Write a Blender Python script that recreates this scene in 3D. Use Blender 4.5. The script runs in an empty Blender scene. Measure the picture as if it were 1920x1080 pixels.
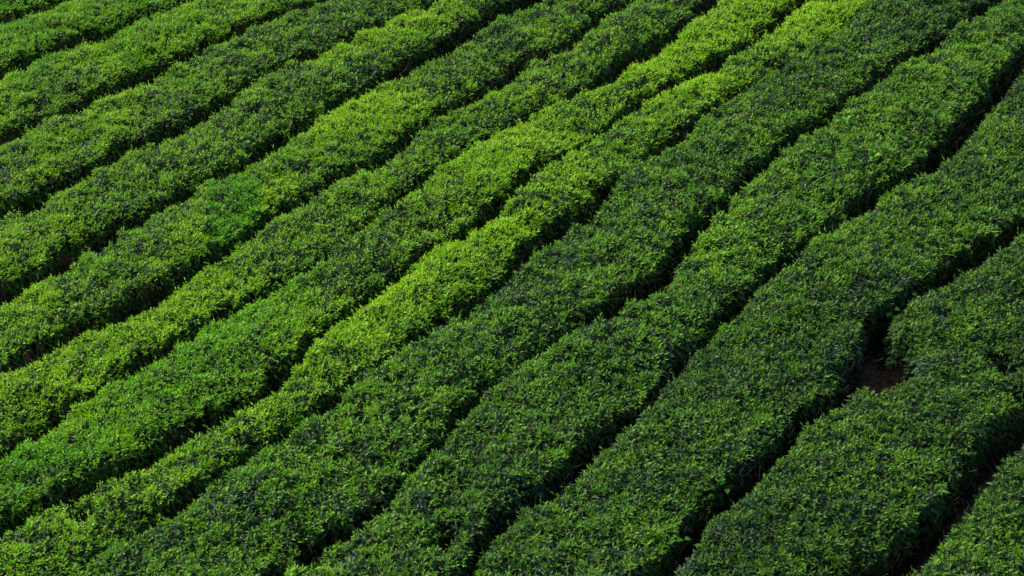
import bpy, math, random
import numpy as np
rng = np.random.default_rng(7)
random.seed(7)
scene = bpy.context.scene

# ------------------------------------------------------------------ camera
CANOPY = 0.85                 # height of the plucked table above the soil
CAM_H = 14.0                  # camera height above that table
PITCH = math.radians(37.0)    # looking down on the slope
HFOV = math.radians(36.0)
FPX = 960.0 / math.tan(HFOV / 2)
cam = bpy.data.cameras.new('camera')
cam.sensor_width = 36.0
cam.lens = 18.0 / math.tan(HFOV / 2)
cam.clip_end = 2000.0
cam_o = bpy.data.objects.new('camera', cam)
cam_o.location = (0, 0, CAM_H + CANOPY)
cam_o.rotation_euler = (math.pi / 2 - PITCH, 0, 0)
scene.collection.objects.link(cam_o)
scene.camera = cam_o

# ------------------------------------------------------------------ sky and sun
SUN_EL, SUN_AZ = math.radians(48), math.radians(-55)     # azimuth from +Y towards +X
world = bpy.data.worlds.new('World')
scene.world = world
world.use_nodes = True
nt = world.node_tree
bg = nt.nodes['Background']
sky = nt.nodes.new('ShaderNodeTexSky')
sky.sky_type = 'NISHITA'
sky.sun_disc = False
sky.sun_elevation = SUN_EL
sky.sun_rotation = SUN_AZ
sky.dust_density = 3.0
nt.links.new(sky.outputs[0], bg.inputs[0])
bg.inputs[1].default_value = 0.095
sun = bpy.data.lights.new('sun', 'SUN')
sun.energy = 2.5
sun.angle = math.radians(32)
sun.color = (1.0, 0.96, 0.88)
sun_o = bpy.data.objects.new('sun', sun)
scene.collection.objects.link(sun_o)
from mathutils import Vector
sd = Vector((math.cos(SUN_EL) * math.sin(SUN_AZ), math.cos(SUN_EL) * math.cos(SUN_AZ), math.sin(SUN_EL)))
sun_o.rotation_euler = sd.to_track_quat('Z', 'Y').to_euler()
scene.view_settings.view_transform = 'Standard'
scene.view_settings.look = 'None'
scene.view_settings.gamma = 1.0
scene.view_settings.exposure = 0.74

# furrows between the hedges, surveyed on the photograph (x, y), upper left to lower right
FURROWS = {
    1: [(-60, 66),(0, 38),(50, 18),(100, 0),(160, -30)],
    2: [(-60, 165),(0, 133),(40, 113),(77, 97),(100, 85),(143, 67),(200, 55),(233, 37),(283, 15),(333, 3),(400, -30)],
    3: [(-60, 285),(0, 253),(50, 230),(117, 203),(183, 170),(233, 147),(300, 117),(347, 97),(417, 67),(483, 37),(533, 17),(583, 3),(650, -30)],
    4: [(-60, 405),(0, 387),(50, 370),(133, 330),(187, 307),(233, 273),(283, 260),(367, 217),(400, 193),(433, 170),(477, 140),(533, 117),(600, 93),(640, 73),(690, 45),(740, 25),(790, 10),(850, -20)],
    5: [(-60, 580),(0, 547),(50, 527),(100, 500),(143, 460),(200, 433),(250, 403),(333, 367),(360, 347),(450, 310),(500, 277),(543, 247),(583, 220),(640, 180),(690, 153),(740, 130),(790, 97),(840, 73),(880, 47),(930, 17),(973, 2),(1040, -30)],
    6: [(-60, 720),(0, 693),(67, 660),(123, 627),(160, 608),(200, 597),(250, 562),(293, 545),(333, 517),(400, 477),(467, 427),(500, 403),(550, 377),(580, 360),(640, 327),(707, 300),(750, 263),(790, 220),(857, 190),(907, 160),(957, 137),(980, 110),(1040, 87),(1090, 60),(1123, 27),(1163, 3),(1220, -30)],
    7: [(-60, 880),(0, 850),(43, 813),(83, 793),(117, 763),(167, 740),(217, 710),(267, 680),(320, 647),(383, 607),(433, 577),(500, 540),(550, 513),(600, 483),(640, 453),(667, 427),(723, 385),(773, 350),(827, 305),(873, 277),(923, 243),(973, 217),(1040, 187),(1107, 160),(1140, 137),(1173, 107),(1207, 90),(1257, 63),(1290, 30),(1323, 0),(1360, -30)],
    8: [(-60, 1015),(0, 987),(40, 967),(83, 940),(133, 922),(150, 903),(200, 883),(240, 867),(277, 847),(317, 820),(383, 790),(460, 753),(500, 730),(520, 703),(567, 653),(600, 617),(640, 587),(700, 543),(757, 500),(800, 467),(873, 433),(913, 403),(933, 380),(973, 343),(1017, 300),(1073, 277),(1123, 247),(1160, 217),(1207, 180),(1257, 155),(1330, 117),(1363, 93),(1407, 70),(1447, 37),(1487, 5),(1530, -30)],
    9: [(60, 1115),(143, 1063),(177, 1030),(233, 997),(283, 967),(333, 937),(367, 910),(417, 880),(467, 850),(510, 823),(560, 787),(600, 765),(633, 737),(667, 707),(717, 680),(763, 643),(800, 610),(857, 580),(907, 547),(940, 520),(973, 487),(990, 457),(1033, 430),(1057, 407),(1107, 383),(1150, 335),(1187, 297),(1227, 273),(1273, 245),(1297, 223),(1347, 187),(1387, 160),(1460, 117),(1540, 70),(1597, 27),(1623, 5),(1670, -30)],
    10: [(470, 1130),(520, 1075),(583, 1010),(657, 977),(707, 943),(750, 900),(790, 853),(840, 807),(873, 757),(900, 727),(927, 705),(977, 685),(1013, 650),(1067, 613),(1083, 593),(1140, 577),(1180, 547),(1233, 510),(1263, 473),(1290, 437),(1313, 410),(1357, 377),(1370, 350),(1420, 310),(1447, 287),(1497, 243),(1547, 218),(1567, 197),(1613, 165),(1653, 133),(1697, 103),(1747, 80),(1780, 50),(1820, 27),(1860, 0),(1900, -30)],
    11: [(850, 1130),(872, 1085),(895, 1030),(933, 973),(973, 937),(1040, 905),(1073, 863),(1107, 830),(1157, 787),(1190, 760),(1227, 725),(1257, 685),(1287, 655),(1313, 627),(1347, 593),(1390, 555),(1420, 520),(1480, 473),(1530, 437),(1580, 400),(1623, 373),(1663, 340),(1730, 307),(1780, 262),(1813, 227),(1853, 190),(1887, 143),(1913, 110),(1960, 50)],
    12: [(1180, 1120),(1223, 1072),(1273, 1035),(1297, 997),(1323, 953),(1363, 922),(1397, 887),(1430, 860),(1467, 825),(1497, 787),(1530, 763),(1575, 735),(1615, 690),(1650, 640),(1655, 585),(1680, 567),(1713, 547),(1763, 520),(1797, 493),(1840, 463),(1897, 430),(1960, 380)],
    13: [(1590, 1120),(1640, 1070),(1697, 1035),(1747, 985),(1797, 940),(1813, 907),(1847, 860),(1897, 810),(1960, 740)],
}
WIDTH = {1: 15, 2: 18, 3: 19, 4: 17, 5: 25, 6: 21, 7: 17, 8: 23, 9: 14, 10: 28, 11: 32, 12: 46, 13: 66}
# places where a furrow closes or opens: furrow, x, width there
WOVR = {2: [(100, 20), (200, 18), (283, 12)], 3: [(300, 26), (347, 20), (483, 15)],
        4: [(0, 34), (50, 34), (200, 18), (283, 24), (367, 24), (433, 10), (533, 10), (640, 8), (740, 2), (790, 10)],
        5: [(0, 52), (50, 46), (143, 34), (250, 22), (333, 24), (450, 12), (500, 34), (583, 14), (690, 14), (840, 40), (930, 22)],
        6: [(67, 18), (200, 32), (293, 34), (400, 18), (467, 10), (707, 16), (750, 22), (790, 14), (857, 12), (980, 16), (1090, 10), (1123, 14)],
        7: [(43, 18), (117, 22), (217, 10), (383, 12), (433, 12), (640, 6), (723, 10), (827, 4), (923, 0), (1040, 6), (1107, 22), (1207, 34), (1290, 16)],
        8: [(0, 24), (133, 34), (200, 36), (277, 26), (460, 22), (520, 36), (567, 20), (700, 12), (800, 10), (913, 26), (973, 14), (1073, 10), (1160, 14), (1257, 8), (1363, 26), (1447, 20)],
        9: [(143, 2), (233, 2), (333, 12), (417, 4), (467, 18), (510, 20), (600, 12), (667, 4), (763, 10), (907, 12), (973, 22), (1057, 20), (1133, 10), (1187, -12), (1227, 6), (1347, 16), (1387, 4), (1460, -26), (1540, -6), (1597, -10)],
        10: [(520, 20), (583, 40), (657, 34), (750, 20), (790, 34), (873, 16), (927, 10), (977, -14), (1013, 6), (1067, 8), (1140, 30), (1180, 40), (1233, 44), (1263, 30), (1290, 26), (1370, 16), (1447, 10), (1567, 12), (1653, 18), (1747, 22), (1780, 6), (1860, 10)],
        11: [(872, 8), (895, 20), (933, 44), (973, 30), (1040, 22), (1107, 34), (1157, 30), (1227, 18), (1313, 24), (1390, 10), (1480, 18), (1580, 28), (1663, 22), (1730, 40), (1813, 34), (1887, 34)],
        12: [(1273, 36), (1363, 40), (1430, 40), (1530, 34), (1575, 40), (1615, 78), (1650, 74), (1655, 44), (1680, 24), (1713, 16), (1763, 24), (1797, 40), (1897, 26)],
        13: [(1640, 80), (1697, 72), (1797, 60), (1847, 62), (1897, 60)]}
# hollows in the canopy (x, y, radius px)
HOLLOWS = [(1640, 688, 44), (1686, 668, 42), (1600, 705, 22), (1652, 610, 17), (838, 1005, 14), (1885, 680, 12), (590, 1045, 16), (148, 945, 10), (60, 378, 16), (1600, 92, 5), (1464, 118, 5),
           (1180, 545, 20), (520, 1060, 12), (1915, 735, 14), (300, 535, 10)]

def unproject(P, z=CANOPY):
    P = np.asarray(P, float).reshape(-1, 2)
    x = (P[:, 0] - 960) / FPX; y = (P[:, 1] - 540) / FPX
    s, c = math.sin(PITCH), math.cos(PITCH)
    t = (CAM_H + CANOPY - z) / (s + y * c)
    return np.stack([x * t, (c - y * s) * t], 1)
def project(X, Y, Z):
    s, c = math.sin(PITCH), math.cos(PITCH)
    dz = Z - CAM_H - CANOPY
    f = Y * c - dz * s; u = Y * s + dz * c
    return 960 + FPX * X / f, 540 - FPX * u / f

# ------------------------------------------------------------------ noise
def lattice(seed, n=256):
    return np.random.default_rng(seed).random((n, n)) * 2 - 1
def vnoise(x, y, wl, seed):
    L = lattice(seed); n = L.shape[0]
    x = x / wl + 57.3; y = y / wl + 91.7
    ix = np.floor(x).astype(int); iy = np.floor(y).astype(int)
    fx = x - ix; fy = y - iy
    fx = fx * fx * (3 - 2 * fx); fy = fy * fy * (3 - 2 * fy)
    a = L[ix % n, iy % n]; b = L[(ix + 1) % n, iy % n]; c = L[ix % n, (iy + 1) % n]; d = L[(ix + 1) % n, (iy + 1) % n]
    return (a * (1 - fx) + b * fx) * (1 - fy) + (c * (1 - fx) + d * fx) * fy
def fbm(x, y, wl, seed, o=3, g=0.5):
    r = 0; a = 1
    for i in range(o):
        r = r + a * vnoise(x, y, wl / 2 ** i, seed + i); a *= g
    return r

# ------------------------------------------------------------------ furrow field on the canopy plane
X0, X1, Y0, Y1, CELL = -15.0, 17.0, 7.5, 31.0, 0.04
gx = np.arange(X0, X1, CELL); gy = np.arange(Y0, Y1, CELL)
GX, GY = np.meshgrid(gx, gy, indexing='ij')
lines = {}
for k, P in FURROWS.items():
    P = np.array(P, float)
    n = np.zeros_like(P); d = np.gradient(P, axis=0); d /= np.linalg.norm(d, axis=1)[:, None]
    n[:, 0] = -d[:, 1]; n[:, 1] = d[:, 0]
    ox = np.array([o[0] for o in WOVR.get(k, [(0, WIDTH[k])])], float); ow = np.array([o[1] for o in WOVR.get(k, [(0, WIDTH[k])])], float)
    w = np.interp(P[:, 0], ox, ow)
    W = unproject(P)
    A = unproject(P + n * 8); B = unproject(P - n * 8)
    dw = np.gradient(W, axis=0); dw /= np.linalg.norm(dw, axis=1)[:, None]
    per = np.abs((A - B)[:, 0] * -dw[:, 1] + (A - B)[:, 1] * dw[:, 0]) / 16.0
    hw = 0.5 * w * per * .74
    # run both ends on past the frame
    e0 = W[0] - W[3]; e0 = W[0] + e0 / np.linalg.norm(e0) * 5
    e1 = W[-1] - W[-4]; e1 = W[-1] + e1 / np.linalg.norm(e1) * 5
    W = np.vstack([e0, W, e1]); hw = np.concatenate([[hw[0]], hw, [hw[-1]]])
    lines[k] = (W, hw)
def shifted(W, off):
    d = np.gradient(W, axis=0); d /= np.linalg.norm(d, axis=1)[:, None]
    return W + np.stack([-d[:, 1], d[:, 0]], 1) * off
lines[0] = (shifted(lines[1][0], 1.65), lines[1][1] + 0.02)
lines[-1] = (shifted(lines[1][0], 3.2), lines[1][1] + 0.02)
lines[14] = (shifted(lines[13][0], -2.0), lines[13][1])
lines[15] = (shifted(lines[13][0], -3.8), lines[13][1])

def seg_field(W, hw):
    D = np.full(GX.size, 1e9); H = np.zeros(GX.size); S = np.zeros(GX.size)
    px = GX.ravel(); py = GY.ravel()
    for i in range(len(W) - 1):
        a = W[i]; d = W[i + 1] - a; L2 = (d * d).sum()
        ax = px - a[0]; ay = py - a[1]
        t = np.clip((ax * d[0] + ay * d[1]) / L2, 0, 1)
        dist = np.hypot(ax - d[0] * t, ay - d[1] * t)
        m = dist < D
        D = np.where(m, dist, D)
        H = np.where(m, hw[i] + (hw[i + 1] - hw[i]) * t, H)
        S = np.where(m, np.sign(d[0] * ay - d[1] * ax), S)
    return D, H, S
E = np.full(GX.size, 1e9); HID = np.zeros(GX.size, int) - 2
for k in sorted(lines):
    D, H, S = seg_field(*lines[k])
    E = np.minimum(E, D - H)
    HID += (S < 0)
for hx, hy, hr in HOLLOWS:
    c = unproject([(hx, hy)])[0]; r = np.linalg.norm(unproject([(hx + hr, hy)])[0] - c)
    E = np.minimum(E, np.hypot(GX.ravel() - c[0], (GY.ravel() - c[1]) * 0.75) - r)
E = E.reshape(GX.shape); HID = HID.reshape(GX.shape)
# HID: -1 .. 14
E = E + 0.03 * fbm(GX, GY, 0.6, 11) + 0.045 * vnoise(GX, GY, 1.3, 19) + 0.06 * vnoise(GX, GY, 0.2, 15) + .04 * vnoise(GX, GY, .11, 17)
RS = 0.15
def prof(e, r=RS):
    t = np.clip(e / r, 0, 1)
    return (1 - (1 - t) ** 2.6) ** (1 / 2.2)
crown = 0.12 * (1 - np.exp(-np.clip(E, 0, 2) / 0.34)) - .04
bumps = 0.05 * fbm(GX, GY, 0.95, 21, 2) + 0.05 * fbm(GX, GY, 0.30, 31, 2) + 0.055 * vnoise(GX, GY, 0.15, 35) + 0.05 * vnoise(GX, GY, 3.0, 41)
ZS = prof(E) * (CANOPY - 0.05 + crown + bumps)
GZX, GZY = np.gradient(ZS, CELL)
def samp(F, x, y):
    fx = np.clip((x - X0) / CELL, 0, len(gx) - 1.001); fy = np.clip((y - Y0) / CELL, 0, len(gy) - 1.001)
    ix = fx.astype(int); iy = fy.astype(int); fx -= ix; fy -= iy
    return (F[ix, iy] * (1 - fx) + F[ix + 1, iy] * fx) * (1 - fy) + (F[ix, iy + 1] * (1 - fx) + F[ix + 1, iy + 1] * fx) * fy
def near(F, x, y):
    return F[np.clip(((x - X0) / CELL + .5).astype(int), 0, len(gx) - 1), np.clip(((y - Y0) / CELL + .5).astype(int), 0, len(gy) - 1)]
def soil_z(x, y):
    return 0.035 * fbm(x, y, 0.9, 61, 3) + 0.012 * vnoise(x, y, 0.12, 66)

# ------------------------------------------------------------------ where the hedges carry fresh lime flush (x, y, amount)
FLUSH = {-1: [(0, 0, .6)], 0: [(20, 0, .65)],
 1: [(0, 80, .6), (60, 50, .55), (150, 30, .5), (250, 15, .55)],
 2: [(0, 180, .45), (60, 160, .45), (130, 130, .4), (200, 110, .45), (260, 75, .55), (330, 50, .5), (440, 20, .4), (500, 5, .35)],
 3: [(0, 320, .35), (60, 280, .35), (100, 240, .35), (200, 200, .4), (300, 190, .35), (350, 150, .35), (450, 100, .15), (430, 130, .25), (530, 75, .12), (620, 30, .12), (700, 10, .1)],
 4: [(0, 420, .35), (30, 480, .25), (150, 370, .15), (250, 340, .2), (310, 300, .25), (380, 320, .3), (480, 180, .12), (470, 250, .2), (540, 180, .25), (640, 120, .2), (690, 80, .6), (740, 50, .95), (800, 30, .95), (835, 20, .8), (720, 105, .2), (800, 75, .15), (870, 20, .2), (930, 5, .15)],
 5: [(0, 600, .55), (50, 620, .55), (110, 540, .25), (200, 480, .3), (200, 530, .3), (300, 460, .35), (330, 400, .3), (450, 410, .55), (400, 370, .3), (500, 350, .3), (560, 290, .4), (640, 200, .95), (690, 225, .95), (740, 225, .75), (660, 260, .55), (620, 290, .45), (760, 150, .3), (830, 130, .25), (900, 90, .15), (960, 50, .15), (1060, 40, .35), (1120, 10, .35)],
 6: [(0, 740, .4), (60, 720, .35), (150, 660, .35), (230, 640, .4), (230, 610, .25), (340, 580, .6), (390, 560, .5), (480, 480, .25), (560, 420, .3), (640, 400, .3), (650, 360, .3), (720, 340, .35), (800, 290, .2), (820, 230, .25), (900, 200, .25), (930, 200, .4), (960, 160, .35), (1050, 110, .3), (1120, 90, .35), (1180, 50, .3), (1250, 25, .12)],
 7: [(0, 900, .4), (60, 850, .45), (150, 830, .45), (230, 760, .65), (330, 740, .65), (400, 650, .7), (480, 620, .5), (500, 590, .7), (420, 690, .5), (560, 560, .2), (600, 570, .2), (640, 490, .2), (700, 470, .25), (780, 400, .1), (840, 345, .6), (790, 340, .65), (905, 350, .75), (900, 280, .8), (960, 275, .8), (1020, 250, .55), (1060, 210, .35), (1140, 170, .4), (1200, 120, .85), (1280, 105, .85), (1300, 85, .7), (1370, 30, .85), (1420, 15, .8), (1310, 50, .5)],
 8: [(0, 1040, .35), (100, 1010, .4), (200, 930, .35), (300, 880, .25), (350, 840, .2), (430, 800, .3), (500, 770, .5), (560, 730, .5), (580, 670, .6), (640, 620, .85), (700, 570, .95), (760, 520, .95), (820, 480, .9), (860, 460, .95), (950, 450, .7), (640, 700, .3), (720, 640, .3), (800, 580, .25), (880, 520, .25), (850, 500, .45), (970, 400, .45), (1060, 350, .6), (1120, 325, .7), (1060, 380, .45), (1140, 280, .35), (1200, 260, .45), (1230, 215, .6), (1290, 190, .85), (1350, 160, .85), (1300, 220, .5), (1420, 100, .35), (1480, 60, .75), (1560, 20, .8), (1450, 110, .4)],
 9: [(200, 1060, .2), (300, 1010, .25), (450, 920, .2), (600, 850, .35), (600, 930, .25), (700, 800, .3), (700, 740, .2), (800, 740, .3), (850, 650, .15), (1000, 590, .2), (1000, 520, .15), (1100, 520, .3), (1150, 470, .35), (1200, 380, .25), (1300, 330, .2), (1350, 240, .2), (1420, 230, .3), (1500, 150, .2), (1600, 90, .3), (1560, 160, .3), (1700, 50, .15), (1760, 30, .08)],
 10: [(620, 1060, .3), (700, 1010, .2), (780, 960, .12), (830, 900, .2), (880, 880, .3), (900, 800, .2), (1020, 760, .25), (1050, 700, .2), (1150, 620, .2), (1300, 560, .2), (1330, 450, .35), (1400, 430, .3), (1430, 370, .3), (1540, 300, .35), (1600, 270, .3), (1700, 200, .3), (1800, 100, .35), (1860, 60, .25)],
 11: [(950, 1070, .22), (1030, 980, .2), (1150, 900, .15), (1250, 830, .12), (1350, 760, .15), (1400, 640, .2), (1470, 540, .35), (1540, 590, .15), (1550, 480, .22), (1650, 420, .3), (1730, 400, .25), (1800, 340, .2), (1880, 260, .2)],
 12: [(1300, 1060, .1), (1400, 1000, .12), (1480, 900, .12), (1600, 850, .15), (1620, 780, .25), (1700, 750, .15), (1800, 700, .08), (1720, 620, .15), (1810, 600, .3), (1850, 500, .12), (1910, 470, .12)],
 13: [(1700, 1070, .12), (1900, 900, .1)], 14: [(1900, 1080, .1)]}
def flush_at(h, x, y):
    pts = np.array(FLUSH.get(h, [(900, 540, .2)]), float)
    W = unproject(pts[:, :2]); ang = math.radians(42)
    ca, sa = math.cos(ang), math.sin(ang)
    num = np.zeros_like(x); den = np.full_like(x, 1e-9)
    jx = x + 0.25 * fbm(x, y, 0.5, 71, 2); jy = y + 0.25 * fbm(x, y, 0.5, 75, 2)
    for (wx, wy), v in zip(W, pts[:, 2]):
        dx = jx - wx; dy = jy - wy
        a = (dx * ca + dy * sa) / 0.68; b = (-dx * sa + dy * ca) / 0.34
        w = np.exp(-0.5 * np.minimum(a * a + b * b, 80)) + 1e-7 / (1 + a * a + b * b)
        num += w * v; den += w
    return num / den

# ------------------------------------------------------------------ materials
def mat(name):
    m = bpy.data.materials.new(name); m.use_nodes = True
    return m, m.node_tree, m.node_tree.nodes['Principled BSDF']
m_leaf, t, p = mat('tea_leaf')
at = t.nodes.new('ShaderNodeAttribute'); at.attribute_name = 'leaf_colour'
p.inputs['Roughness'].default_value = 0.36
p.inputs['Specular IOR Level'].default_value = 0.28
tr = t.nodes.new('ShaderNodeBsdfTranslucent'); mx = t.nodes.new('ShaderNodeMixShader'); mx.inputs[0].default_value = 0.25
t.links.new(at.outputs['Vector'], p.inputs['Base Color']); t.links.new(at.outputs['Vector'], tr.inputs[0])
t.links.new(p.outputs[0], mx.inputs[1]); t.links.new(tr.outputs[0], mx.inputs[2])
t.links.new(mx.outputs[0], t.nodes['Material Output'].inputs[0])
def noisy(name, c0, c1, scale, rough, bump=0.0):
    m, t, p = mat(name)
    tc = t.nodes.new('ShaderNodeNewGeometry'); n = t.nodes.new('ShaderNodeTexNoise'); n.inputs['Scale'].default_value = scale
    n.inputs['Detail'].default_value = 8
    r = t.nodes.new('ShaderNodeValToRGB'); r.color_ramp.elements[0].position = .32; r.color_ramp.elements[1].position = .7
    r.color_ramp.elements[0].color = (*c0, 1); r.color_ramp.elements[1].color = (*c1, 1)
    t.links.new(tc.outputs['Position'], n.inputs['Vector']); t.links.new(n.outputs[0], r.inputs[0]); t.links.new(r.outputs[0], p.inputs['Base Color'])
    p.inputs['Roughness'].default_value = rough; p.inputs['Specular IOR Level'].default_value = 0.2
    if bump:
        b = t.nodes.new('ShaderNodeBump'); b.inputs['Strength'].default_value = bump; b.inputs['Distance'].default_value = 0.02
        t.links.new(n.outputs[0], b.inputs['Height']); t.links.new(b.outputs[0], p.inputs['Normal'])
    return m
m_core = noisy('shade_core', (0.005, 0.010, 0.003), (0.012, 0.022, 0.006), 40, .9, 1.0)  # filler shell under the leaves, inner shade put into its dark colour
m_bark = noisy('tea_bark', (0.045, 0.04, 0.032), (0.20, 0.18, 0.15), 30, .85)
m_soil = noisy('soil', (0.035, 0.021, 0.014), (0.14, 0.080, 0.050), 14, .95, 1.0)
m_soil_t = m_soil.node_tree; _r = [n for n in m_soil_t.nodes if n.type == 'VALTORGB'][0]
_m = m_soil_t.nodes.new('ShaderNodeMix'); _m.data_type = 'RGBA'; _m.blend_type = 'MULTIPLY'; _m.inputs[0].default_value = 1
_a = m_soil_t.nodes.new('ShaderNodeAttribute'); _a.attribute_name = 'furrow_shade'     # furrow shade painted into the soil colour, lighter where the canopy opens
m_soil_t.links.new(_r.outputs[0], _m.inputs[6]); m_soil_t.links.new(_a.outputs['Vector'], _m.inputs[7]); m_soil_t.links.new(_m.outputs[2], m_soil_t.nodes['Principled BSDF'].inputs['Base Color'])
m_litter, t, p = mat('dry_leaf'); at = t.nodes.new('ShaderNodeAttribute'); at.attribute_name = 'leaf_colour'
t.links.new(at.outputs['Vector'], p.inputs['Base Color']); p.inputs['Roughness'].default_value = .8
m_fern, t, p = mat('fern_green'); p.inputs['Base Color'].default_value = (.12, .36, .02, 1); p.inputs['Roughness'].default_value = .5
m_weed, t, p = mat('weed_green'); p.inputs['Base Color'].default_value = (.035, .13, .012, 1); p.inputs['Roughness'].default_value = .8; p.inputs['Specular IOR Level'].default_value = .1
m_pink, t, p = mat('petal_pink'); p.inputs['Base Color'].default_value = (.55, .05, .22, 1); p.inputs['Roughness'].default_value = .6
m_blush, t, p = mat('petal_blush'); p.inputs['Base Color'].default_value = (.75, .42, .45, 1); p.inputs['Roughness'].default_value = .6

def mesh_obj(name, V, F, mats, parent=None, colour=None, midx=None, smooth=False):
    """V (n,3); F list of (m,k) int arrays, k = 3 or 4"""
    me = bpy.data.meshes.new(name)
    V = np.asarray(V, np.float32)
    loops = np.concatenate([f.ravel() for f in F]).astype(np.int32)
    sizes = np.concatenate([np.full(len(f), f.shape[1]) for f in F]).astype(np.int32)
    starts = np.concatenate([[0], np.cumsum(sizes)[:-1]]).astype(np.int32)
    me.vertices.add(len(V)); me.vertices.foreach_set('co', V.ravel())
    me.loops.add(len(loops)); me.loops.foreach_set('vertex_index', loops)
    me.polygons.add(len(sizes)); me.polygons.foreach_set('loop_start', starts)
    try: me.polygons.foreach_set('loop_total', sizes)
    except Exception: pass
    for m in mats: me.materials.append(m)
    if midx is not None: me.polygons.foreach_set('material_index', midx.astype(np.int32))
    me.polygons.foreach_set('use_smooth', np.full(len(sizes), smooth))
    me.update(calc_edges=True)
    if colour is not None:
        a = me.attributes.new('leaf_colour', 'FLOAT_VECTOR', 'FACE'); a.data.foreach_set('vector', colour.astype(np.float32).ravel())
    o = bpy.data.objects.new(name, me); scene.collection.objects.link(o)
    if parent is not None: o.parent = parent
    return o
def tag(o, label, cat, group=None):
    o['label'] = label; o['category'] = cat
    if group: o['group'] = group
    return o

# ------------------------------------------------------------------ ground
def ground():
    f = np.arange(-16, 18.01, 0.1); fy = np.arange(6, 32.01, 0.1)
    ax = np.concatenate([[-300, -120, -50, -25], f, [25, 50, 120, 300]]); ay = np.concatenate([[-200, -80, -30, -8, 0], fy, [45, 80, 160, 400]])
    A, B = np.meshgrid(ax, ay, indexing='ij')
    Z = soil_z(A, B)
    n, m = A.shape; I = np.arange(n * m).reshape(n, m)
    Q = np.stack([I[:-1, :-1], I[1:, :-1], I[1:, 1:], I[:-1, 1:]], -1).reshape(-1, 4)
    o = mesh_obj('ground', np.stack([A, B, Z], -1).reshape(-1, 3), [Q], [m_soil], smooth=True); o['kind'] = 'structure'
    open_soil = np.clip((-samp(E, A.ravel(), B.ravel()) - .05 + .05 * fbm(A.ravel(), B.ravel(), .4, 161)) / .12, 0, 1)[:, None]  # openness between the hedges, steers the painted furrow shade
    a = o.data.attributes.new('furrow_shade', 'FLOAT_VECTOR', 'POINT')
    a.data.foreach_set('vector', (np.array([.25, .28, .25]) * (1 - open_soil) + np.array([1.6, 1.75, 1.9]) * open_soil).astype(np.float32).ravel())
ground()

# ------------------------------------------------------------------ leaves
def unit(v): return v / np.maximum(np.linalg.norm(v, axis=1), 1e-9)[:, None]
def leaves(P, D, N, L, Wd, fold):
    """folded blades: base P, length direction D, face normal N (made square to D); arched towards the tip"""
    N = unit(N - D * (N * D).sum(1)[:, None]); S = np.cross(D, N)
    L = L[:, None]; Wd = Wd[:, None]; fold = fold[:, None]
    mid = P + D * L * 0.55 + N * L * 0.05
    T = P + D * L - N * L * 0.14
    A = P + D * L * 0.42 + S * Wd * 0.5 + N * fold * Wd
    B = P + D * L * 0.42 - S * Wd * 0.5 + N * fold * Wd
    V = np.stack([P, A, T, B, mid], 1).reshape(-1, 3)
    i = np.arange(len(P))[:, None] * 5
    F = np.concatenate([i + np.array([[0, 4, 1]]), i + np.array([[1, 4, 2]]), i + np.array([[0, 3, 4]]), i + np.array([[3, 2, 4]])], 1).reshape(-1, 3)
    return V, F
BLUE = 0
def scatter(density, seed, inframe=True):
    r = np.random.default_rng(seed)
    n = int(density * (X1 - X0) * (Y1 - Y0))
    x = r.uniform(X0, X1, n); y = r.uniform(Y0, Y1, n)
    px, py = project(x, y, np.full(n, CANOPY))
    ok = (px > -150) & (px < 2070) & (py > -110) & (py < 1210)
    x = x[ok]; y = y[ok]
    e = samp(E, x, y); ok = e > 0.0
    x = x[ok]; y = y[ok]
    sx = samp(GZX, x, y); sy = samp(GZY, x, y)
    return r, x, y, sx, sy
C_DARK = np.array([0.015, 0.050, 0.008]); C_MID = np.array([0.062, 0.185, 0.010]); C_LIME = np.array([0.32, 0.57, 0.009]); C_VIVID = np.array([0.15, 0.44, 0.008])
C_DEEP = np.array([0.056, 0.170, 0.013]); C_OLIVE = np.array([0.06, 0.105, 0.022]); C_BLUE = np.array([0.030, 0.085, 0.040])

def steep_scatter(density, seed):
    """points spread evenly over the canopy surface, sides included"""
    r, x, y, sx, sy = scatter(density, seed)
    A = np.sqrt(1 + sx * sx + sy * sy)
    rep = np.floor(np.clip(A, 1, 6) + r.random(len(x))).astype(int)
    x = np.repeat(x, rep); y = np.repeat(y, rep)
    jit = np.repeat(rep > 1, rep) * 0.015
    x = x + r.normal(0, 1, len(x)) * jit; y = y + r.normal(0, 1, len(x)) * jit
    z = samp(ZS, x, y); sx = samp(GZX, x, y); sy = samp(GZY, x, y)
    e = samp(E, x, y); ok = (e > 0.0) & (z > 0.05)
    lo = z < 0.55
    ok &= ~lo | (r.random(len(x)) < 0.40 + 0.5 * np.clip(z / 0.55, 0, 1) ** 2)
    x, y, z, sx, sy = x[ok], y[ok], z[ok], sx[ok], sy[ok]
    sc = 1 / np.sqrt(1 + sx * sx + sy * sy)
    N = np.stack([-sx * sc, -sy * sc, sc], 1)
    return r, x, y, z, N

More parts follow.
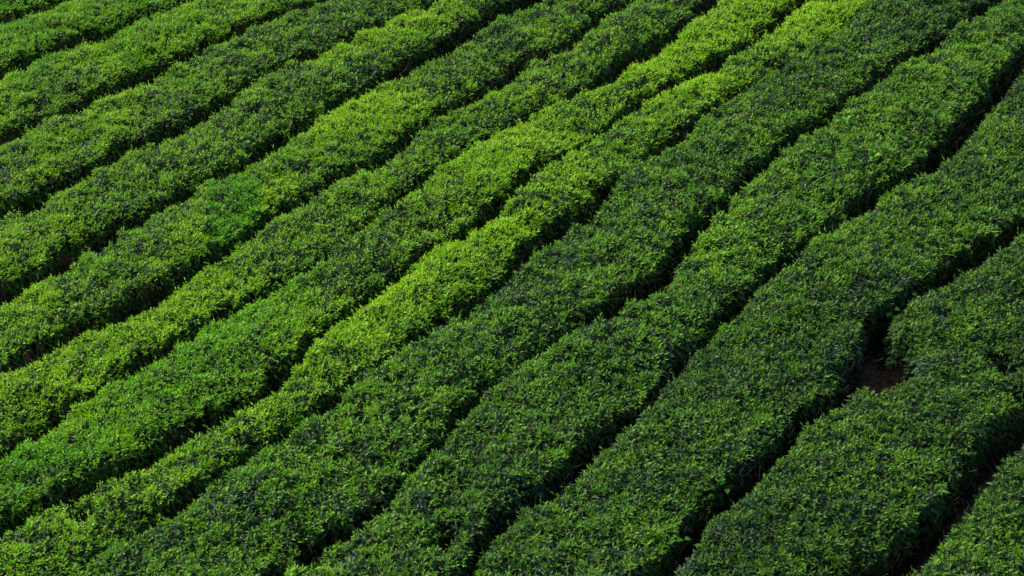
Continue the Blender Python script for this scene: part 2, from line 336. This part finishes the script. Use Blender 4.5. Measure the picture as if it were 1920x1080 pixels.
def build_leaves():
    out = {}
    # (kind, density per m2 of plan)
    for kind, dens, seed in (('old', 1450 * DENS, 101), ('new', 580 * DENS, 202)):
        r, x, y, z, N = steep_scatter(dens, seed)
        h = near(HID, x, y)
        fl = np.zeros(len(x))
        for k in np.unique(h):
            m = h == k; fl[m] = flush_at(int(k), x[m], y[m])
        bx = x * .75 + y * .66 + .25 * fbm(x, y, .6, 141, 2); bush = (np.random.default_rng(9).random((20, 200)) - .5)[(h + 2) % 20, (np.floor(bx / 1.15).astype(int)) % 200]
        clump = fbm(x, y, 0.22, 81, 2); patch = fbm(x, y, 1.1, 91, 2)
        fl = np.clip(fl + 0.03 + .10 * ((h >= 2) & (h <= 8)) * (fl < .5) + 0.10 * patch + 0.13 * clump + .16 * bush + .10 * np.clip((2 - x) / 8, 0, 1), 0, 1)
        up = N[:, 2]
        side = np.clip((0.62 - up) / 0.5, 0, 1)          # 1 on the flanks
        n = len(x)
        P = np.stack([x, y, z], 1)
        az = r.uniform(0, 2 * math.pi, n)
        R = np.stack([np.cos(az), np.sin(az), np.zeros(n)], 1)
        if kind == 'old':
            keep = r.random(n) < (1 - 0.25 * fl)
            dep = np.abs(r.normal(0, 0.04, n)) + 0.004
            P = P - N * dep[:, None]
            D = unit(R * r.uniform(.6, 1.1, n)[:, None] + N * r.normal(.35, .35, n)[:, None] - np.array([0, 0, 1]) * (side * .5)[:, None])
            F = unit(N + r.normal(0, .42, (n, 3)) + np.array([0, 0, .3]))
            L = r.uniform(.040, .074, n) * (1 + .35 * side) * (1 + .3 * np.clip((h - 7) / 3.5, 0, 1)); Wd = L * r.uniform(.34, .46, n); fold = r.uniform(.04, .22, n)
            v = r.random(n)[:, None]
            col = C_DARK * (1 - fl[:, None]) + C_MID * fl[:, None]
            ol = np.clip(vnoise(x, y, .8, 95) * 1.6 - .7 + 0.45 * ((h == 3) | (h == 4)), 0, .6)[:, None] * (r.random(n)[:, None] < .7)
            col = col * (1 - ol) + C_OLIVE * ol
            bl = (np.clip(vnoise(x, y, .45, 97) * 1.6 - .7, 0, .7) * np.where(h < 8, .45, 1))[:, None]
            col = col * (1 - bl) + C_BLUE * bl
            col = col * (0.45 + 1.1 * v)
            brown = r.random(n) < .0045
            col[brown] = np.array([.16, .09, .035])
            V_, F_ = leaves(P[keep], D[keep], F[keep], L[keep], Wd[keep], fold[keep]); col = col[keep]; hh = h[keep]
            out.setdefault('parts', []).append((V_, F_, col, hh))
        else:
            thin = np.clip(.72 + .9 * fbm(x, y, .14, 131, 2), .12, 1)
            keep = (up > .25) & (r.random(n) < (0.40 + 0.75 * fl) * (1 - .75 * side) * np.where(fl > .6, 1, thin)) & (z > .45)
            P, N2, x2, y2, h2, fl2, az2 = P[keep], N[keep], x[keep], y[keep], h[keep], fl[keep], az[keep]
            n = len(P)
            hgt = r.uniform(0.0, .03, n)
            tall = np.where(r.random(n) < .09, r.uniform(.03, .11, n), 0)
            hgt = hgt + tall
            lean = unit(N2 + np.array([0, 0, .8]) + r.normal(0, .28, (n, 3)))
            tint = r.random(n)
            deep = np.clip((h2 - 7 + .8 * vnoise(x2, y2, 1.5, 151)) / 3.5, 0, 1)[:, None]; CM = C_MID * (1 - deep) + C_DEEP * (1 - .28 * np.clip((h2 - 9.5) / 2, 0, 1))[:, None] * deep
            qx, qy = project(x2, y2, np.full(n, CANOPY))
            viv = np.where(h2 <= 1, .6, np.where(h2 == 2, .35, np.where(h2 == 7, np.clip((640 - qx) / 160, 0, 1) * .7, np.where((h2 == 5) & (np.abs(qx - 440) < 50), .8, .12))))
            viv = np.clip(viv + .35 * vnoise(x2, y2, .7, 171), 0, 1)[:, None]
            CL = C_LIME * (1 - viv) + C_VIVID * viv
            for q in range(4):                            # a young shoot: three leaves and the bud
                a = az2 + q * 2.3 + r.normal(0, .3, n)
                R = np.stack([np.cos(a), np.sin(a), np.zeros(n)], 1)
                spread = (1.1, .9, .65, .25)[q]
                base = P - N2 * .015 + lean * (hgt * (.3 + .25 * q) + .008 * q)[:, None]
                D = unit(lean * (.75 + .3 * q) + R * spread * r.uniform(.7, 1.3, n)[:, None])
                F = unit(np.array([0, 0, 1.0]) - R * .5 + r.normal(0, .25, (n, 3)))
                L = r.uniform(.038, .076, n) * (1.0, 1, .9, .75)[q] * (1 + .26 * deep[:, 0]); Wd = L * r.uniform(.27, .36, n) * (1, 1, 1, .7)[q]
                g = np.clip(fl2 * 1.05 + .1 - .07 * deep[:, 0] + .18 * (tint - .5) + .05 * q, 0, 1)[:, None]
                col = np.where(g < .5, CM * (1 - 2 * g) + (CM * 1.2 + CL * .27) * (2 * g), (CM * 1.2 + CL * .27) * (2 - 2 * g) + CL * (2 * g - 1))
                col = col * (.68 + .80 * r.random(n)[:, None])
                V_, F_ = leaves(base, D, F, L, Wd, r.uniform(.1, .3, n))
                out['parts'].append((V_, F_, col, h2))
    return out['parts']
DENS = 1.0
parts = build_leaves()

# ------------------------------------------------------------------ twigs
def tubes(paths, radii, sides=4):
    """paths (n,k,3), radii (n,k)"""
    n, k, _ = paths.shape
    T = np.gradient(paths, axis=1); T /= np.maximum(np.linalg.norm(T, axis=2), 1e-9)[..., None]
    ref = np.where(np.abs(T[..., 2:3]) > .9, np.array([1., 0, 0]), np.array([0, 0, 1.]))
    U = np.cross(T, ref); U /= np.maximum(np.linalg.norm(U, axis=2), 1e-9)[..., None]; W = np.cross(T, U)
    a = np.arange(sides) / sides * 2 * math.pi
    V = paths[:, :, None] + radii[:, :, None, None] * (U[:, :, None] * np.cos(a)[None, None, :, None] + W[:, :, None] * np.sin(a)[None, None, :, None])
    I = np.arange(n * k * sides).reshape(n, k, sides); J = np.roll(I, -1, 2)
    F = np.stack([I[:, :-1], J[:, :-1], J[:, 1:], I[:, 1:]], -1).reshape(-1, 4)
    return V.reshape(-1, 3), F
def build_twigs():
    r = np.random.default_rng(303)
    n = 75000
    x = r.uniform(X0, X1, n); y = r.uniform(Y0, Y1, n)
    px, py = project(x, y, np.full(n, CANOPY))
    e = samp(E, x, y); ok = (px > -150) & (px < 2070) & (py > -110) & (py < 1210) & (e > .03) & (e < .42)
    x, y, e = x[ok], y[ok], e[ok]
    gxE = samp(DEX, x, y); gyE = samp(DEY, x, y)
    O = unit(-np.stack([gxE, gyE], 1))                       # outwards, to the furrow
    n = len(x); h = near(HID, x, y)
    k = 6; tt = np.linspace(0, 1, k)
    ex, ey = x + O[:, 0] * (e - .035 + r.uniform(-.03, .035, n)), y + O[:, 1] * (e - .035 + r.uniform(-.03, .035, n))
    top = r.uniform(.35, .80, n)
    side = r.normal(0, .09, (n, 2))
    paths = np.zeros((n, k, 3))
    b = r.uniform(.5, 1.0, n)
    for i, s in enumerate(tt):
        q = s ** b
        paths[:, i, 0] = x + (ex - x) * q + side[:, 0] * s + r.normal(0, .02, n)
        paths[:, i, 1] = y + (ey - y) * q + side[:, 1] * s + r.normal(0, .012, n)
        paths[:, i, 2] = 0.0 + top * s ** .9
    paths[:, 0, 2] = -.02
    # keep them under the leaf table
    lim = samp(ZS, paths[..., 0].ravel(), paths[..., 1].ravel()).reshape(n, k)
    zt = paths[..., 2]; out = samp(E, paths[..., 0].ravel(), paths[..., 1].ravel()).reshape(n, k) < .04
    paths[..., 2] = np.where(out, zt, np.minimum(zt, np.maximum(lim - .05, 0.0)))
    r0 = r.uniform(.004, .011, n)
    rad = r0[:, None] * (1.0 - .7 * tt)[None]
    return paths, rad, h
DEX, DEY = np.gradient(E, CELL)
tw_p, tw_r, tw_h = build_twigs()

def bare_spot(px, py, n, seed, sp=.22):
    """arching leafless twigs that stick out of a hedge's flank at that place"""
    r = np.random.default_rng(seed); c = unproject([(px, py)], .55)[0]; k = 6; tt = np.linspace(0, 1, k)
    P = np.zeros((n, k, 3))
    x = c[0] + r.normal(0, sp, n); y = c[1] + r.normal(0, sp * .35, n) + .10
    a = r.uniform(-2.6, -.2, n); l = r.uniform(.12, .34, n); bow = r.normal(0, .10, n)
    for i, s in enumerate(tt):
        P[:, i, 0] = x + r.normal(0, .016, n) * s + np.cos(a) * l * s + bow * math.sin(math.pi * s)
        P[:, i, 1] = y + np.sin(a) * l * s * .55 + bow * math.sin(math.pi * s) * .5
        P[:, i, 2] = .42 + l * (1.0 * s - .45 * s * s) + r.normal(0, .006, n)
    return P, r.uniform(.004, .0075, n)[:, None] * (1 - .65 * tt)[None], near(HID, x, y + .12)
for q, (px, py, n) in enumerate([(1545, 735, 12), (120, 78, 9), (135, 70, 5), (275, 520, 7), (300, 820, 9), (1495, 440, 5), (300, 955, 6), (455, 845, 7), (40, 955, 8),
                                 (1010, 930, 9), (1700, 340, 7), (1600, 385, 8), (900, 405, 8), (1070, 420, 6), (275, 690, 8), (1420, 540, 6), (690, 30, 7), (560, 690, 5)]):
    P, R_, H_ = bare_spot(px, py, n, 500 + q)
    tw_p = np.concatenate([tw_p, P]); tw_r = np.concatenate([tw_r, R_]); tw_h = np.concatenate([tw_h, H_])

# ------------------------------------------------------------------ one hedge = one thing
HLABEL = {
 -1: 'tea hedge running outside the picture beyond the top left corner',
 0: 'small tip of a light green tea hedge cut off by the top left corner',
 1: 'bright green tea hedge, second from the top left corner, with bare twigs along its foot',
 2: 'yellow-green tea hedge, third from the top left corner, its crown evenly trimmed',
 3: 'tea hedge with dull olive upper end, fourth from the top left corner',
 4: 'dark grey-green tea hedge with one small lime patch near the top edge',
 5: 'tea hedge with a square lime patch left of centre in the upper half',
 6: 'mid green tea hedge just below the one with the square lime patch',
 7: 'tea hedge with a broad vivid green stretch low on the left and lime top end',
 8: 'tea hedge with the long lime ridge crossing the centre of the picture',
 9: 'wide dark green tea hedge directly below the one with the long lime ridge',
 10: 'green tea hedge with fern fronds growing out of its upper part',
 11: 'dark tea hedge with a blunt end stopping above the bare soil patch',
 12: 'deep green tea hedge right of the bare soil patch, reaching the bottom edge',
 13: 'dark tea hedge filling the bottom right corner beyond the brown soil path',
 14: 'tea hedge running outside the picture beyond the bottom right corner'}
SUB = 2
cx, cy = GX[::SUB, ::SUB], GY[::SUB, ::SUB]
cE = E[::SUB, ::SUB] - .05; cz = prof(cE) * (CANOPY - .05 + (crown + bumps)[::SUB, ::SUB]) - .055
cpx, cpy = project(cx, cy, cz * 0 + CANOPY)
cok = (cE > -.0) & (cpx > -160) & (cpx < 2080) & (cpy > -120) & (cpy < 1220)
cH = HID[::SUB, ::SUB]
def hedge(h):
    sel = [(V.reshape(-1, 5, 3)[m], c.reshape(-1, 3)[m]) for (V, F, c, hh) in parts for m in [hh == h]]
    LV = np.concatenate([s[0] for s in sel]).reshape(-1, 3); LC = np.concatenate([s[1] for s in sel])
    n = len(LC)
    if n < 400: return
    i = np.arange(n)[:, None] * 5
    LF = np.concatenate([i + np.array([[0, 4, 1]]), i + np.array([[1, 4, 2]]), i + np.array([[0, 3, 4]]), i + np.array([[3, 2, 4]])], 1).reshape(-1, 3)
    LCf = np.repeat(LC, 4, axis=0)
    ok = cok & (cH == h)
    q = ok[:-1, :-1] & ok[1:, :-1] & ok[1:, 1:] & ok[:-1, 1:]
    I = np.arange(cx.size).reshape(cx.shape)
    Q = np.stack([I[:-1, :-1][q], I[1:, :-1][q], I[1:, 1:][q], I[:-1, 1:][q]], -1)
    u, inv = np.unique(Q, return_inverse=True); Q = inv.reshape(Q.shape)
    CV = np.stack([cx.ravel()[u], cy.ravel()[u], cz.ravel()[u]], 1)
    base = np.array([LV[:, 0].mean(), LV[:, 1].mean(), 0.0])
    e = bpy.data.objects.new('tea_hedge', None); e.location = base; scene.collection.objects.link(e)
    tag(e, HLABEL[h], 'hedge', 'clipped tea hedges in slanting rows')
    V = np.concatenate([LV, CV]) - base
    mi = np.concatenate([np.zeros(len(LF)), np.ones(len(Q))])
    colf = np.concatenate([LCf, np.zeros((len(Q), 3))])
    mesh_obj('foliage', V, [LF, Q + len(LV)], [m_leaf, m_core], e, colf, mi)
    m = tw_h == h
    if m.sum():
        TV, TF = tubes(tw_p[m], tw_r[m]); mesh_obj('branches', TV - base, [TF], [m_bark], e, smooth=True)['kind'] = 'stuff'
    return n

for h in range(0, 14): hedge(h)

# ------------------------------------------------------------------ litter on the bare soil
def litter():
    r = np.random.default_rng(404)
    n = 400000
    x = r.uniform(X0, X1, n); y = r.uniform(Y0, Y1, n)
    px, py = project(x, y, np.zeros(n))
    e = samp(E, x, y); ok = (px > -100) & (px < 2020) & (py > -80) & (py < 1180) & (e < .12) & (r.random(n) < np.clip(-e / .15, .06, 1))
    x, y = x[ok], y[ok]; n = len(x)
    P = np.stack([x, y, soil_z(x, y) + r.uniform(.004, .035, n)], 1)
    a = r.uniform(0, 6.28, n)
    D = unit(np.stack([np.cos(a), np.sin(a), r.normal(.1, .35, n)], 1)); N = unit(np.array([0, 0, 1.]) + r.normal(0, .6, (n, 3)))
    L = r.uniform(.02, .06, n) * np.where(r.random(n) < .1, 1.5, 1)
    V, F = leaves(P, D, N, L, L * r.uniform(.3, .5, n), r.uniform(.05, .3, n))
    c = np.array([[.085, .048, .026], [.14, .095, .055], [.045, .03, .02], [.19, .16, .11], [.03, .07, .02]])[r.choice(5, n, p=[.3, .14, .34, .06, .16])] * r.uniform(.6, 1.2, (n, 1))
    o = mesh_obj('leaf_litter', V, [F], [m_litter], None, np.repeat(c, 4, 0)); o['kind'] = 'stuff'
litter()

# ------------------------------------------------------------------ small plants among the hedges
def surf(px, py, dz=0.0):
    """the point of the canopy or soil seen at that place of the photograph"""
    for z in np.arange(1.15, -0.1, -.02):
        p = unproject([(px, py)], z)[0]
        if samp(ZS, p[:1], p[1:])[0] >= z or z <= 0.0:
            return np.array([p[0], p[1], max(z, 0) + dz])
def frond(L, bend, az, wid, r, npin=15):
    """one fern frond: arching stalk with pairs of tapering pinnae"""
    t = np.linspace(0, 1, npin + 2)
    lift = np.sin(np.pi / 2 * np.minimum(1, t * 1.1)) * L * .85 - bend * L * t ** 2 * .5
    out = L * (t * .18 + bend * t ** 2 * .6)
    o = np.array([math.cos(az), math.sin(az), 0.])
    C = o[None] * out[:, None] + np.array([0, 0, 1.])[None] * lift[:, None]
    T = unit(np.gradient(C, axis=0)); S = np.tile(np.array([-math.sin(az), math.cos(az), 0.]), (len(t), 1)); N = np.cross(S, T)
    ps, ds, ns, ls, ws = [], [], [], [], []
    for i in range(1, npin + 2):
        w = wid * math.sin(math.pi * (0.12 + .88 * (1 - t[i])) ** .8 * .62) * (1 - t[i] ** 6 * .9)
        for sg in (-1, 1):
            ps.append(C[i]); ds.append(S[i] * sg + T[i] * .45 + r.normal(0, .05, 3)); ns.append(N[i]); ls.append(max(w, .006)); ws.append(L / npin * .8)
    V, F = leaves(np.array(ps), unit(np.array(ds)), np.array(ns), np.array(ls), np.array(ws), np.full(len(ps), .05))
    SV, SF = tubes(C[None], np.linspace(.0035, .001, len(t))[None], 3)
    return V, F, SV, SF
def fern(px, py, nf, L, label, seed):
    r = np.random.default_rng(seed)
    b = surf(px, py, -.10)
    e = bpy.data.objects.new('fern', None); e.location = b; scene.collection.objects.link(e)
    tag(e, label, 'fern', 'ferns growing through the hedges')
    for i in range(nf):
        az = r.uniform(-2.6, .2) if nf < 3 else i / nf * 6.28 + r.normal(0, .3)
        V, F, SV, SF = frond(L * r.uniform(.8, 1.1), r.uniform(.15, .6), az, .055, r)
        f = mesh_obj('frond', V, [F], [m_fern], e)
        mesh_obj('stalk', SV, [SF], [m_fern], f)
fern(1582, 236, 4, .34, 'fern clump beside the furrow, topmost of the ferns in the upper right', 1)
fern(1560, 250, 2, .24, 'small fern leaning over the furrow edge, left of the topmost fern clump', 2)
fern(1668, 256, 2, .22, 'single upright bright fern, furthest right of the ferns', 3)
fern(1634, 300, 3, .36, 'yellow-green fern, lowest in the upper right group and broadest', 4)
fern(1356, 424, 1, .24, 'lone thin fern frond near the upper edge of its hedge, right of centre', 5)

def broad_weed(px, py, n, L, label, seed, dz=0.0, pos=None):
    """a few heart shaped leaves on thin stalks"""
    r = np.random.default_rng(seed)
    b = surf(px, py, dz)
    e = bpy.data.objects.new('broadleaf_weed', None); e.location = b; scene.collection.objects.link(e)
    tag(e, label, 'weed', 'broad leaved weeds in the furrows')
    for i in range(n):
        az = r.uniform(-3.1, .3); h = r.uniform(.06, .26)
        o = np.array([math.cos(az), math.sin(az), 0]) * r.uniform(.04, .16)
        tip = o + np.array([0, 0, h])
        t = np.linspace(0, 1, 5)[:, None]
        C = tip * t + np.array([0, 0, .05]) * np.sin(t * math.pi) + o * (t * t - t) * .4
        SV, SF = tubes(C[None], np.linspace(.003, .0015, 5)[None], 3)
        st = mesh_obj('stalk', SV, [SF], [m_weed], e)
        # outline of a heart shaped blade, cupped along the midrib
        ol = np.array([(0, 0), (-.12, .25), (-.05, .46), (.2, .5), (.5, .36), (.8, .14), (1, 0)]) * r.uniform(.8, 1.15) * L
        D = unit(np.array([[math.cos(az), math.sin(az), -.35 + r.normal(0, .2)]]))[0]; S = np.cross(D, [0, 0, 1.]); S /= np.linalg.norm(S); N = np.cross(S, D)
        mid = [tip + D * a * 1.0 + N * .0 for a, w in ol]; lf = [tip + D * a + S * w + N * w * .3 for a, w in ol]; rt = [tip + D * a - S * w + N * w * .3 for a, w in ol]
        V = np.array(lf + mid + rt); q = []
        for j in range(6): q += [[7 + j, 7 + j + 1, j + 1, j], [14 + j, 14 + j + 1, 7 + j + 1, 7 + j]]
        mesh_obj('leaf', V, [np.array(q)], [m_weed], e)
broad_weed(1662, 600, 7, .07, 'bright broad leaved weed hanging at the top of the bare soil patch', 11, .05)
broad_weed(1358, 924, 4, .075, 'broad leaved weed low in the furrow between two hedges near the bottom', 12, .05)
broad_weed(1262, 1030, 3, .075, 'broad leaved weed with pointed leaves near the bottom edge', 13, -.02)

def flower(px, py, m, s, label, dz):
    b = surf(px, py, dz)
    e = bpy.data.objects.new('flower', None); e.location = b; scene.collection.objects.link(e)
    tag(e, label, 'flower', 'tiny wild flowers')
    for i in range(5):
        a = i * 2 * math.pi / 5
        D = np.array([[math.cos(a), math.sin(a), .5]]); V, F = leaves(np.zeros((1, 3)), unit(D), np.array([[-math.cos(a) * .5, -math.sin(a) * .5, 1.]]), np.array([s]), np.array([s * .8]), np.array([.08]))
        mesh_obj('petal', V, [F], [m], e)
    C = np.linspace([0, 0, 0], [0.02, .01, -.14], 4)
    SV, SF = tubes(C[None], np.full((1, 4), .002), 3); mesh_obj('stalk', SV, [SF], [m_weed], e)
flower(709, 940, m_pink, .034, 'tiny magenta flower in the dark furrow near the lower centre', .05)
flower(1320, 541, m_blush, .022, 'tiny pale pink flower on the hedge right of centre', .03)
